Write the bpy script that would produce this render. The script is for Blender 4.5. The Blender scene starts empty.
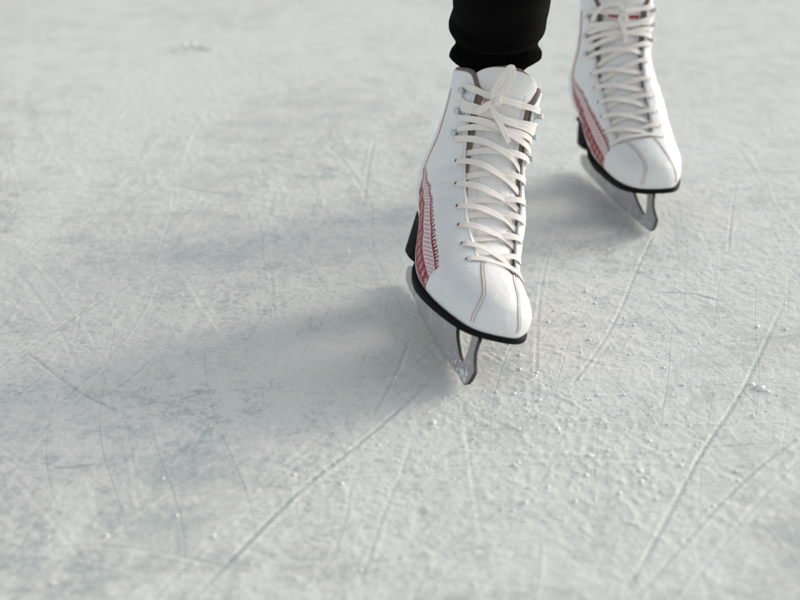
import bpy, math, random
import numpy as np
from mathutils import Vector, Matrix, Euler

random.seed(7); RNG = np.random.default_rng(11)
scene = bpy.context.scene
COL = scene.collection
PI = math.pi

# ------------------------------------------------------------------ camera numbers
CAM_H, CAM_TH, CAM_F = 0.604, math.radians(25.0), 1200.0      # height, pitch down, focal length in px of an 800 px wide picture

def ground(u, v):
    """ground point (x, y) seen at picture position u, v (800 x 600)"""
    a = (u-400)/CAM_F; b = (300-v)/CAM_F
    c, s = math.cos(CAM_TH), math.sin(CAM_TH)
    dz = -s + b*c; dy = c + b*s
    k = CAM_H/-dz
    return (a*k, dy*k)

# ------------------------------------------------------------------ helpers
def link(o, parent=None):
    COL.objects.link(o)
    if parent is not None: o.parent = parent
    return o

def mesh_obj(name, V, F, mat, parent=None, smooth=True, mirror=1):
    V = np.asarray(V, float).copy()
    if mirror < 0:
        V[:, 0] *= -1
        F = [tuple(reversed(f)) for f in F]
    me = bpy.data.meshes.new(name)
    me.from_pydata(V.tolist(), [], [tuple(int(i) for i in f) for f in F])
    me.materials.append(mat)
    if smooth: me.polygons.foreach_set('use_smooth', [True]*len(me.polygons))
    me.update()
    return link(bpy.data.objects.new(name, me), parent)

def tag(o, label=None, cat=None, group=None, kind=None):
    if label: o['label'] = label
    if cat: o['category'] = cat
    if group: o['group'] = group
    if kind: o['kind'] = kind
    return o

def grid_faces(nr, nc, closed=False, flip=False):
    F = []
    for i in range(nr-1):
        for j in range(nc if closed else nc-1):
            k = (j+1) % nc
            f = (i*nc+j, i*nc+k, (i+1)*nc+k, (i+1)*nc+j)
            F.append(tuple(reversed(f)) if flip else f)
    return F

def set_attr(o, name, vals):
    a = o.data.attributes.new(name, 'FLOAT', 'POINT')
    a.data.foreach_set('value', np.asarray(vals, np.float32))

def merge(o, d=1e-5):
    import bmesh
    bm = bmesh.new(); bm.from_mesh(o.data)
    bmesh.ops.remove_doubles(bm, verts=bm.verts, dist=d)
    bmesh.ops.recalc_face_normals(bm, faces=bm.faces)
    bm.to_mesh(o.data); bm.free()

class MB:
    """collects vertices and faces of one mesh"""
    def __init__(self): self.V = []; self.F = []
    def add(self, V, F):
        n = len(self.V); self.V += [tuple(v) for v in V]; self.F += [tuple(i+n for i in f) for f in F]
    def build(self, name, mat, parent=None, smooth=True, mirror=1):
        return mesh_obj(name, self.V, self.F, mat, parent, smooth, mirror)

def catmull(P, n):
    P = np.asarray(P, float); m = len(P)
    t = np.linspace(0, m-1, n); i = np.clip(t.astype(int), 0, m-2); f = (t-i)[:, None]
    p0 = P[np.maximum(i-1, 0)]; p1 = P[i]; p2 = P[i+1]; p3 = P[np.minimum(i+2, m-1)]
    return .5*((2*p1)+(-p0+p2)*f+(2*p0-5*p1+4*p2-p3)*f*f+(-p0+3*p1-3*p2+p3)*f**3)

def norm(a): return a/np.maximum(np.linalg.norm(a, axis=-1, keepdims=True), 1e-9)

def ribbon(mb, P, N, w, th, n=None, puff=.55, wj=0.0):
    """flat lace through points P with outward normals N"""
    n = n or max(8, len(P)*6)
    C = catmull(P, n); Nn = catmull(N, n)
    T = norm(np.gradient(C, axis=0))
    Nn = norm(Nn - (Nn*T).sum(1, keepdims=True)*T); B = np.cross(T, Nn)
    prof = [(-.5, 0), (-.48, .34), (-.42, .52), (-.34, .5), (-.12, .36), (.12, .36), (.34, .5), (.42, .52), (.48, .34), (.5, 0), (.47, -.4), (-.47, -.4)]
    V = []
    ph = random.random()*6
    for k in range(n):
        ww = w*(1+wj*1.4*math.sin(k*.45+ph)); tw = .16*math.sin(k*.30+ph)
        for a, b in prof:
            q = C[k] + B[k]*(a*ww) + Nn[k]*(b*th + a*ww*tw*.5)
            V.append(q)
    m = len(prof)
    F = grid_faces(n, m, closed=True)
    F.append(tuple(range(m))); F.append(tuple(reversed(range((n-1)*m, n*m))))
    mb.add(V, F)

def tube(mb, P, r, seg=8, n=None, cap=True):
    C = np.asarray(P, float) if n is None else catmull(P, n)
    n = len(C); r = np.broadcast_to(np.asarray(r, float), (n,)) if np.ndim(r) == 0 or len(r) == n else np.interp(np.linspace(0, 1, n), np.linspace(0, 1, len(r)), r)
    T = norm(np.gradient(C, axis=0))
    ref = np.array([0., 0, 1]) if abs(T[0][2]) < .8 else np.array([1., 0, 0])
    V = []
    u = norm(np.cross(T[0], ref))
    for k in range(n):
        u = norm(u - (u@T[k])*T[k]); v = np.cross(T[k], u)
        for j in range(seg):
            a = 2*PI*j/seg; V.append(C[k] + r[k]*(math.cos(a)*u+math.sin(a)*v))
    F = grid_faces(n, seg, closed=True)
    if cap: F.append(tuple(reversed(range(seg)))); F.append(tuple(range((n-1)*seg, n*seg)))
    mb.add(V, F)

# ------------------------------------------------------------------ materials
class NT:
    def __init__(self, name):
        self.m = bpy.data.materials.new(name); self.m.use_nodes = True
        self.t = self.m.node_tree; self.b = self.t.nodes['Principled BSDF']
    def n(self, kind, **kw):
        x = self.t.nodes.new(kind)
        for k, v in kw.items():
            if k in x.inputs and not hasattr(x, k): x.inputs[k].default_value = v
            elif hasattr(x, k): setattr(x, k, v)
            else: x.inputs[k].default_value = v
        return x
    def l(self, a, b): self.t.links.new(a, b)
    def math(self, op, a, b=0.0, c=0.0, clamp=False):
        x = self.t.nodes.new('ShaderNodeMath'); x.operation = op; x.use_clamp = clamp
        for i, q in enumerate((a, b, c)):
            if hasattr(q, 'is_output'): self.l(q, x.inputs[i])
            else: x.inputs[i].default_value = q
        return x.outputs[0]
    def attr(self, name):
        x = self.t.nodes.new('ShaderNodeAttribute'); x.attribute_name = name; return x.outputs['Fac']
    def mix(self, f, a, b):
        x = self.t.nodes.new('ShaderNodeMix'); x.data_type = 'RGBA'
        for i, q in ((0, f), (6, a), (7, b)):
            if hasattr(q, 'is_output'): self.l(q, x.inputs[i])
            else: x.inputs[i].default_value = q if i == 0 else (*q, 1)
        return x.outputs[2]
    def noise(self, scale, detail=4, rough=.55, vec=None):
        x = self.t.nodes.new('ShaderNodeTexNoise'); x.inputs['Scale'].default_value = scale
        x.inputs['Detail'].default_value = detail; x.inputs['Roughness'].default_value = rough
        if vec is None:
            if not hasattr(self, 'oc'): self.oc = self.t.nodes.new('ShaderNodeTexCoord').outputs['Object']
            vec = self.oc
        self.l(vec, x.inputs['Vector'])
        return x.outputs['Fac']
    def ramp(self, f, a, b):
        x = self.t.nodes.new('ShaderNodeMapRange'); x.inputs['From Min'].default_value = a; x.inputs['From Max'].default_value = b
        x.interpolation_type = 'SMOOTHSTEP'
        self.l(f, x.inputs['Value']); return x.outputs[0]
    def bump(self, h, dist, strength=1.0, prev=None):
        x = self.t.nodes.new('ShaderNodeBump'); x.inputs['Distance'].default_value = dist; x.inputs['Strength'].default_value = strength
        self.l(h, x.inputs['Height'])
        if prev is not None: self.l(prev, x.inputs['Normal'])
        self.l(x.outputs[0], self.b.inputs['Normal']); return x.outputs[0]
    def set(self, **kw):
        for k, v in kw.items():
            k = k.replace('_', ' ')
            if hasattr(v, 'is_output'): self.l(v, self.b.inputs[k])
            else: self.b.inputs[k].default_value = (*v, 1) if isinstance(v, tuple) and len(v) == 3 else v
        return self

WHITE = (.76, .775, .765)
def leather(name, base=WHITE, band=False):
    M = NT(name)
    n1 = M.noise(38, 3); n2 = M.noise(900, 3, .6); n3 = M.noise(130, 4, .6)
    col = M.mix(M.ramp(n1, .35, .7), base, tuple(c*.955 for c in base))
    # faint scuffs
    col = M.mix(M.math('MULTIPLY', M.ramp(n3, .60, .8), .32), col, (.52, .51, .49))
    if band:
        A, B = M.attr('band_a'), M.attr('band_l')      # across 0..1, along in metres
        red = (.25, .005, .013); pale = (.70, .68, .70)
        wear = M.ramp(M.noise(420, 3, .65), .56, .66)
        # star motif on the red ribbon: centred at across .21
        l1 = M.math('DIVIDE', B, .0115); ph = M.math('SUBTRACT', M.math('FRACT', l1), .5)
        px = M.math('MULTIPLY', ph, .0115)
        W = M.attr('band_w')
        py = M.math('MULTIPLY', M.math('SUBTRACT', A, .29), M.math('MULTIPLY', W, .60))
        r = M.math('SQRT', M.math('ADD', M.math('MULTIPLY', px, px), M.math('MULTIPLY', py, py)))
        th = M.math('ARCTAN2', py, px)
        arm = M.math('MULTIPLY', M.math('ABSOLUTE', M.math('SINE', M.math('MULTIPLY', th, 3.0))), r)
        star = M.math('MULTIPLY', M.math('LESS_THAN', arm, .00085), M.math('LESS_THAN', r, .0038))
        l2 = M.math('SUBTRACT', M.math('FRACT', M.math('DIVIDE', B, .0046)), .5)
        dx = M.math('MULTIPLY', l2, .0046)
        def dots(c):
            dy = M.math('MULTIPLY', M.math('SUBTRACT', A, c), M.math('MULTIPLY', W, .5))
            return M.math('LESS_THAN', M.math('ADD', M.math('ABSOLUTE', dx), M.math('ABSOLUTE', dy)), .0008)
        star = M.math('MAXIMUM', star, M.math('MAXIMUM', dots(.06), dots(.06)))
        redpart = M.mix(M.math('MAXIMUM', star, M.math('MULTIPLY', wear, .02)), red, (.62, .56, .56))
        # knitted pattern on the pale ribbon
        AW = M.math('MULTIPLY', A, W)
        rowi = M.math('FLOOR', M.math('DIVIDE', B, .0030)); half = M.math('MULTIPLY', M.math('MODULO', rowi, 2.0), .5)
        q1 = M.math('ABSOLUTE', M.math('SUBTRACT', M.math('FRACT', M.math('DIVIDE', B, .0030)), .5))
        q2 = M.math('ABSOLUTE', M.math('SUBTRACT', M.math('FRACT', M.math('ADD', M.math('DIVIDE', A, .115), half)), .5))
        kn = M.math('ADD', M.math('ADD', M.math('MULTIPLY', q1, .7), q2), M.math('MULTIPLY', M.math('SUBTRACT', M.noise(900, 2), .5), .30))
        knit = M.math('LESS_THAN', kn, .385)
        lane = M.math('MULTIPLY', M.math('GREATER_THAN', A, .55), M.math('LESS_THAN', A, .83))
        palepart = M.mix(M.math('MULTIPLY', knit, M.math('MULTIPLY', lane, .85)), pale, (.40, .03, .05))
        # saw-tooth border
        tooth = M.math('MULTIPLY', M.math('ABSOLUTE', M.math('SUBTRACT', M.math('FRACT', M.math('DIVIDE', B, .0044)), .5)), .16)
        edge = M.math('MULTIPLY', M.math('GREATER_THAN', A, .855), M.math('LESS_THAN', A, M.math('ADD', .885, M.math('MULTIPLY', tooth, 1.5))))
        Wm = M.math('GREATER_THAN', M.math('FRACT', M.math('DIVIDE', B, .0065)), .55)
        islets = M.math('MULTIPLY', Wm, M.math('MULTIPLY', M.math('GREATER_THAN', A, .965), M.math('LESS_THAN', A, .998)))
        edge = M.math('MAXIMUM', edge, islets)
        palepart = M.mix(edge, palepart, red)
        isred = M.math('LESS_THAN', A, .52)
        bcol = M.mix(isred, palepart, redpart)
        inb = M.math('MULTIPLY', M.math('GREATER_THAN', A, 0.0), M.math('LESS_THAN', A, 1.0))
        inb = M.math('MULTIPLY', inb, M.math('GREATER_THAN', B, 0.0))
        line = M.math('GREATER_THAN', M.attr('line'), .5)
        col = M.mix(inb, col, bcol)
        col = M.mix(M.math('MULTIPLY', line, .9), col, red)
    M.set(Base_Color=col, Roughness=M.math('ADD', M.math('MULTIPLY', n3, .25), .36), Specular_IOR_Level=.36)
    p = M.bump(n2, .00022, .6); p = M.bump(n3, .0013, .5, p); M.bump(n1, .0035, .45, p)
    return M.m

def simple(name, col, rough=.5, metal=0, bumpscale=None, bumpd=.0005, var=.12, **kw):
    M = NT(name); n = M.noise(bumpscale or 60, 4)
    M.set(Base_Color=M.mix(n, tuple(c*(1-var) for c in col), tuple(min(1, c*(1+var)) for c in col)), Roughness=rough, Metallic=metal, **kw)
    M.bump(n, bumpd, .6); return M.m

MAT = {}
MAT['leather'] = leather('white_leather')
MAT['band_leather'] = leather('white_printed_leather', band=True)
MAT['tongue'] = leather('tongue_leather', (.79, .79, .775))
MAT['sole'] = simple('black_sole', (.005, .005, .0055), .6, bumpscale=300, bumpd=.0003, Specular_IOR_Level=.1)
MAT['heel'] = simple('black_heel', (.004, .004, .0045), .6, Specular_IOR_Level=.06, bumpscale=300, bumpd=.0002)
MAT['lining'] = simple('taupe_lining', (.20, .155, .13), .9, bumpscale=1100, bumpd=.0006, var=.3)
MAT['edging'] = simple('brown_edging', (.30, .20, .14), .8, bumpscale=900, bumpd=.0004)
MAT['thread'] = simple('brown_thread', (.42, .27, .17), .8, bumpscale=2000, bumpd=.0001)
MAT['thread_white'] = simple('white_thread', (.66, .64, .61), .8, bumpscale=2000, bumpd=.0001)
MAT['red_print'] = simple('red_print', (.36, .012, .018), .5)
MAT['hookmetal'] = simple('hook_metal', (.42, .46, .48), .28, 1, bumpscale=200, bumpd=.0001)
MAT['hookwhite'] = simple('enamelled_hook', (.60, .65, .67), .65, Specular_IOR_Level=.2)
ICO_V = [(0, 0, 1), (.894, 0, .447), (.276, .851, .447), (-.724, .526, .447), (-.724, -.526, .447), (.276, -.851, .447), (.724, .526, -.447), (-.276, .851, -.447), (-.894, 0, -.447), (-.276, -.851, -.447), (.724, -.526, -.447), (0, 0, -1)]
ICO_F = [(0, 1, 2), (0, 2, 3), (0, 3, 4), (0, 4, 5), (0, 5, 1), (1, 6, 2), (2, 7, 3), (3, 8, 4), (4, 9, 5), (5, 10, 1), (6, 7, 2), (7, 8, 3), (8, 9, 4), (9, 10, 5), (10, 6, 1), (11, 7, 6), (11, 8, 7), (11, 9, 8), (11, 10, 9), (11, 6, 10)]
MAT['frost'] = simple('frost', (.74, .76, .77), .7, bumpscale=1200, bumpd=.0004)
MAT['dark'] = simple('dark_hole', (.01, .01, .011), .8)

def lace_mat():
    M = NT('cotton_lace')
    n = M.noise(2400, 3, .7); n2 = M.noise(160, 3)
    col = M.mix(n2, (.83, .785, .715), (.87, .835, .78))
    M.set(Base_Color=col, Roughness=.85, Sheen_Weight=.3)
    p = M.bump(n, .0005, .8); M.bump(n2, .0012, .35, p); return M.m
MAT['lace'] = lace_mat()

def blade_mat():
    M = NT('frosted_blade_steel')
    n = M.noise(330, 5, .65); n2 = M.noise(60, 4, .6); n3 = M.noise(1400, 3, .6)
    z = M.t.nodes.new('ShaderNodeSeparateXYZ'); M.l(M.t.nodes.new('ShaderNodeTexCoord').outputs['Object'], z.inputs[0])
    low = M.ramp(z.outputs['Z'], .040, .006)
    ice = M.ramp(M.math('ADD', M.math('MULTIPLY', n, .8), M.math('MULTIPLY', n2, .5)), .66, .80)
    ice = M.math('MULTIPLY', ice, M.math('ADD', .45, M.math('MULTIPLY', low, .4)))
    rust = M.math('MULTIPLY', M.ramp(M.noise(210, 4, .7), .60, .72), .35)
    col = M.mix(rust, M.mix(n2, (.40, .39, .40), (.54, .53, .53)), (.12, .075, .06))
    ge = M.t.nodes.new('ShaderNodeNewGeometry'); vt = M.t.nodes.new('ShaderNodeVectorTransform'); vt.vector_type = 'NORMAL'; vt.convert_from = 'WORLD'; vt.convert_to = 'OBJECT'
    M.l(ge.outputs['True Normal'], vt.inputs[0]); sx = M.t.nodes.new('ShaderNodeSeparateXYZ'); M.l(vt.outputs[0], sx.inputs[0])
    edge = M.ramp(M.math('ABSOLUTE', sx.outputs['X']), .62, .30)      # narrow edge faces coloured darker than the flat sides
    col = M.mix(M.math('MULTIPLY', edge, .8), col, (.018, .016, .016)); ice = M.math('MULTIPLY', ice, M.math('SUBTRACT', 1.0, M.math('MULTIPLY', edge, .85)))
    M.set(Base_Color=M.mix(M.math('MULTIPLY', ice, .75), col, (.66, .68, .69)), Metallic=M.math('SUBTRACT', .8, M.math('MULTIPLY', ice, .75)), Roughness=M.math('ADD', .36, M.math('MULTIPLY', n, .25)))
    p = M.bump(n3, .0003, .6); M.bump(ice, .0009, .7, p); return M.m
MAT['blade'] = blade_mat()

def fabric_mat():
    M = NT('black_denim')
    n = M.noise(1800, 3, .7); n2 = M.noise(30, 3)
    M.set(Base_Color=M.mix(n2, (.0010, .0011, .0011), (.0018, .0018, .0018)), Roughness=1.0, Specular_IOR_Level=.06)
    p = M.bump(n, .0003, .7); M.bump(n2, .004, .3, p); return M.m
MAT['trousers'] = fabric_mat()

# ------------------------------------------------------------------ boot surface:  S(s, t)  s 0 (toe) .. 17 (above collar), t 0 front midline .. pi back/bottom midline
KEY = [  # front (y, z)      back/bottom (y, z)   half width  centre x  n_front n_back v_mid
    ((-.1466, .0740), (-.1460, .0680), .0001, .0060, 2.0, 2.4, .60),
    ((-.1450, .0870), (-.1435, .0655), .0175, .0062, 2.0, 3.0, .62),
    ((-.1385, .1000), (-.1365, .0650), .0300, .0066, 2.0, 3.2, .64),
    ((-.1260, .1080), (-.1240, .0650), .0400, .0068, 2.05, 3.4, .65),
    ((-.1070, .1140), (-.1050, .0650), .0475, .0046, 2.05, 3.5, .66),
    ((-.0880, .1190), (-.0820, .0650), .0525, .0014, 2.05, 3.5, .66),
    ((-.0690, .1250), (-.0560, .0655), .0550, -.001, 2.1, 3.4, .64),
    ((-.0480, .1370), (-.0260, .0680), .0565, -.001, 2.2, 3.2, .60),
    ((-.0290, .1540), ( .0040, .0790), .0570, .0010, 2.25, 2.8, .54),
    ((-.0120, .1730), ( .0350, .0930), .0560, .0030, 2.3, 2.4, .48),
    (( .0020, .1920), ( .0760, .0970), .0535, .0035, 2.3, 2.15, .45),
    (( .0130, .2100), ( .1140, .1000), .0510, .0040, 2.35, 2.1, .43),
    (( .0210, .2270), ( .1310, .1300), .0495, .0040, 2.4, 2.3, .45),
    (( .0280, .2430), ( .1230, .1720), .0475, .0030, 2.4, 2.15, .45),
    (( .0330, .2580), ( .1160, .2120), .0475, .0025, 2.4, 2.1, .46),
    (( .0370, .2720), ( .1190, .2450), .0475, .0020, 2.4, 2.1, .47),
    (( .0400, .2850), ( .1260, .2700), .0480, .0015, 2.4, 2.1, .47),
    (( .0420, .3020), ( .1310, .2900), .0480, .0015, 2.4, 2.1, .47),
]
KA = np.array([[k[0][0], k[0][1], k[1][0], k[1][1], k[2], k[3], k[4], k[5], k[6]] for k in KEY])
SKEW = .006
def ringp(s):
    s = np.atleast_1d(np.asarray(s, float)); m = len(KA)
    s = np.clip(s, 0, m-1); i = np.clip(s.astype(int), 0, m-2); f = (s-i)[..., None]
    p0 = KA[np.maximum(i-1, 0)]; p1 = KA[i]; p2 = KA[i+1]; p3 = KA[np.minimum(i+2, m-1)]
    return .5*((2*p1)+(-p0+p2)*f+(2*p0-5*p1+4*p2-p3)*f*f+(-p0+3*p1-3*p2+p3)*f**3)
def S0(s, t):
    s, t = np.broadcast_arrays(np.asarray(s, float), np.asarray(t, float))
    R = ringp(s.ravel()).reshape(s.shape+(9,))
    c, q = np.cos(t), np.sin(t)
    n = np.where(c > 0, R[..., 6], R[..., 7]); vm = R[..., 8]
    x = R[..., 4]*np.sign(q)*np.abs(q)**(2/n)
    d = np.abs(c)**(2/n)
    v = np.where(c > 0, vm-vm*d, vm+(1-vm)*d)
    y = R[..., 0]+(R[..., 2]-R[..., 0])*v; z = R[..., 1]+(R[..., 3]-R[..., 1])*v
    g = np.clip((s-5.5)/3.5, 0, 1)          # the shaft is turned a little against the foot
    return np.stack([x+R[..., 5]+SKEW*g*(1-2*v), y, z], -1)
def SN(s, t):
    e = .02
    a = S0(np.asarray(s)+e, t)-S0(np.asarray(s)-e, t)
    b = S0(s, np.asarray(t)+e)-S0(s, np.asarray(t)-e)
    return norm(np.cross(a, b))*-1
def S(s, t, off=0.0):
    p = S0(s, t)
    N = SN(s, t)
    return p+N*np.asarray(off)[..., None] if np.ndim(off) else p+N*off
if (SN(5., 0.)[2] < 0):
    _SN = SN
    def SN(s, t): return -_SN(s, t)

SG = 5.15           # throat of the lacing gap
GAP_C = {1: ([5.2, 6.8, 8, 9.2, 10.3, 11.4, 14], [.0155, .0125, .0060, .0020, .000, -.0015, -.0030]),
         -1: ([5.2, 6.8, 8, 9.2, 10.3, 11.4, 14], [.0160, .0150, .0140, .0140, .0130, .0100, .0070])}
GAP_G = ([5.15, 6.8, 8, 9.2, 10.3, 11.4, 15], [.0220, .0275, .0315, .0340, .0345, .0345, .0340])
MS = 1
def gap_c(s): return np.interp(s, *GAP_C[MS])
def gap_g(s):
    s = np.asarray(s, float)
    k = 1.0 if MS > 0 else np.interp(s, [5, 7, 9, 11, 13], [1, .95, .84, .9, 1])
    return np.interp(s, *GAP_G)*np.clip((s-SG)/.35, 0, 1)**.4*k
def t_of_x(s, x):      # signed
    s, x = np.broadcast_arrays(np.asarray(s, float), np.asarray(x, float))
    R = ringp(s.ravel()).reshape(s.shape+(9,))
    return np.sign(x)*np.arcsin(np.clip((np.abs(x)/R[..., 4])**(R[..., 6]/2), 0, 1))
def t_edge(s, sg): return t_of_x(s, gap_c(s)+sg*gap_g(s))
def t_arc(s, t0, d):
    """move d metres along the ring from t0"""
    st = .004*np.sign(d); t = t0; L = 0; p = S0(s, t0)
    while L < abs(d):
        t += st; q = S0(s, t); L += float(np.linalg.norm(q-p)); p = q
    return t
def smax(th, tR, tL):      # collar line; corners of the eyestays are rounded, the back dips a little
    d = np.where(th > 0, th-tR, np.abs(th)-np.abs(tL))
    return 16.0 - 1.0*np.exp(-(np.clip(d, 0, 9)/.17)**2) - .25*np.clip((np.abs(th)-1.3)/1.8, 0, 1)

def upper_grid(s_lo, off, nr=170, nc=120, extra=0.0, inset=0.0, s_hi=None, top_inset=0.0):
    s_lin = np.linspace(0, 1, nr)
    rows = s_lo + (16-s_lo)*s_lin
    if s_lo == 0:
        rows = 16*np.where(s_lin < .25, .25*(s_lin/.25)**1.5, s_lin)
        rows = np.sort(np.concatenate([rows, SG+np.array([.0005, .004, .012, .025, .045, .07, .11, .16, .22])]))
    nr = len(rows)
    Sg = np.zeros((nr, nc)); Tg = np.zeros((nr, nc))
    for i, s in enumerate(rows):
        if s <= SG: tR = tL = float(t_of_x(s, gap_c(SG)*np.clip((s-2.5)/2, 0, 1)))
        else: q_ = inset+top_inset*float(np.clip((s-9)/4, 0, 1)); tR = float(t_edge(s, 1))-q_; tL = float(t_edge(s, -1))+q_
        u = np.linspace(0, 1, nc)
        th = tR + (2*PI-tR+tL)*u
        th = np.where(th > PI, th-2*PI, th)
        Tg[i] = th
        if s > 12:
            f = (s-12)/4
            Sg[i] = 12+(smax(th, tR, tL)+extra-12)*f
        else: Sg[i] = s
    return Sg, Tg

# ---- decoration band on both sides: polylines in (s, |t|), rear edge then front edge, from sole upwards
BAND_REAR = [(5.5, 2.0), (6.4, 1.88), (7.3, 1.83), (8.5, 1.90), (9.7, 2.0), (10.6, 1.96), (11.3, 1.84), (12, 1.78)]
BAND_FRONT = [(5.5, 1.12), (6.5, 1.0), (7.8, 1.12), (9.1, 1.36), (10.2, 1.52), (11.0, 1.64), (11.5, 1.70), (12, 1.76)]
LINE = [(11.7, 1.72), (12.6, 1.66), (13.5, 1.70), (14.9, 1.74)]

def build_upper(root, m):
    Sg, Tg = upper_grid(0, 0)
    nr, nc = Sg.shape
    P = S0(Sg, Tg)
    # leather creases round the ankle and softly uneven surface
    cre = np.zeros((nr, nc))
    for c_, a_, w_ in ((9.3, .0009, .16), (10.1, .0011, .2), (11.0, .0008, .18), (7.9, .0006, .2)):
        cre += 1.9*a_*np.exp(-((Sg - c_ - .35*np.sin(Tg*2.3))/w_)**2)*np.clip(np.sin(np.abs(Tg)-.35), 0, 1)*np.clip((2.3-np.abs(Tg))/.8, 0, 1)
    P = P - SN(Sg, Tg)*cre[..., None]
    o = mesh_obj('upper', P.reshape(-1, 3), grid_faces(nr, nc), MAT['band_leather'], root, mirror=m)
    # band coordinates
    bl = BAND(Sg, Tg)
    set_attr(o, 'band_a', bl[0].ravel()); set_attr(o, 'band_l', bl[1].ravel()); set_attr(o, 'band_w', bl[2].ravel()); set_attr(o, 'line', bl[3].ravel())
    merge(o, 2e-5)
    sm = o.modifiers.new('thick', 'SOLIDIFY'); sm.thickness = .0024; sm.offset = -1; sm.use_even_offset = False
    return o

def BAND(Sg, Tg):
    """across / along / width of the printed band for each surface vertex, worked out on the surface"""
    pts = S0(Sg, Tg); Y, Z = pts[..., 1], pts[..., 2]
    ta = np.abs(Tg)
    R = S0(*np.array(catmull(BAND_REAR, 60)).T); Fp = S0(*np.array(catmull(BAND_FRONT, 60)).T)
    # side-view (y, z) ruled strip between rear and front edges
    R2 = R[:, 1:]; F2 = Fp[:, 1:]
    q = np.stack([Y, Z], -1).reshape(-1, 2)
    best = np.full(len(q), 1e9); A = np.full(len(q), -1.0); L = np.full(len(q), -1.0); W = np.full(len(q), .02)
    mid = (R2+F2)/2; seg = np.r_[0, np.cumsum(np.linalg.norm(np.diff(mid, axis=0), axis=1))]
    for k in range(59):
        d = F2[k]-R2[k]; w = np.linalg.norm(d)
        # solve bilinear by projection: along parameter from the two end rules
        n0 = np.array([-d[1], d[0]])/w; d1 = F2[k+1]-R2[k+1]; w1 = np.linalg.norm(d1); n1 = np.array([-d1[1], d1[0]])/w1
        a0 = (q-R2[k])@n0; a1 = (q-R2[k+1])@n1
        s0 = np.sign((mid[k+1]-mid[k])@n0)
        f = a0*s0/np.where(np.abs((a0-a1)*s0) < 1e-9, 1e-9, (a0-a1)*s0)
        ok = (a0*s0 >= 0) & (a1*s0 < 0)
        f = np.clip(f, 0, 1)[:, None]
        r = R2[k]+(R2[k+1]-R2[k])*f; g = F2[k]+(F2[k+1]-F2[k])*f
        gr = g-r; a = ((q-r)*gr).sum(1)/np.maximum((gr*gr).sum(1), 1e-9)
        ok &= (a > -.6) & (a < 1.6)
        A[ok] = a[ok]; L[ok] = (seg[k]+f[:, 0]*(seg[k+1]-seg[k]))[ok]+1e-4; W[ok] = np.linalg.norm(gr, axis=1)[ok]
    bad = (ta.ravel() < .5)
    A[bad] = -1; L[bad] = -1
    ln = S0(*np.array(catmull(LINE, 40)).T)[:, 1:]
    dmin = np.full(len(q), 9.)
    for k in range(39):
        e = ln[k+1]-ln[k]; t = np.clip(((q-ln[k])@e)/(e@e), 0, 1)[:, None]
        dmin = np.minimum(dmin, np.linalg.norm(q-ln[k]-t*e, axis=1))
    line = np.where(bad, 0, np.clip(1.0-dmin/(.0030 if MS > 0 else .0050), 0, 1))
    sh = Sg.shape
    return A.reshape(sh), L.reshape(sh), W.reshape(sh), line.reshape(sh)

# ------------------------------------------------------------------ blade, cut from a side profile with openings
def plate_from_profile(name, outer, holes, half, bev, mat, parent, mirror=1, xoff=0.0):
    cu = bpy.data.curves.new(name+'_profile', 'CURVE'); cu.dimensions = '2D'; cu.fill_mode = 'BOTH'
    cu.extrude = half-bev; cu.bevel_depth = bev; cu.bevel_resolution = 2
    for poly in [outer]+holes:
        sp = cu.splines.new('POLY'); sp.points.add(len(poly)-1); sp.use_cyclic_u = True
        for p, (a, b) in zip(sp.points, poly): p.co = (a, b, 0, 1)
    o = bpy.data.objects.new('tmp', cu); COL.objects.link(o)
    dg = bpy.context.evaluated_depsgraph_get()
    me = bpy.data.meshes.new_from_object(o.evaluated_get(dg))
    bpy.data.objects.remove(o); me.name = name
    n = len(me.vertices); co = np.zeros(n*3); me.vertices.foreach_get('co', co); co = co.reshape(-1, 3)
    me.vertices.foreach_set('co', np.stack([co[:, 2]+xoff, co[:, 0], co[:, 1]], -1).ravel())   # (y, z) profile into the upright plane
    me.materials.clear(); me.materials.append(mat)
    me.update()
    return link(bpy.data.objects.new(name, me), parent)

def smooth_poly(P, n):
    P = np.array(P+[P[0], P[1], P[2]]); C = catmull(np.vstack([P]), (len(P)-1)*n+1)
    return C[n:-2*n][:].tolist()

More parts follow.
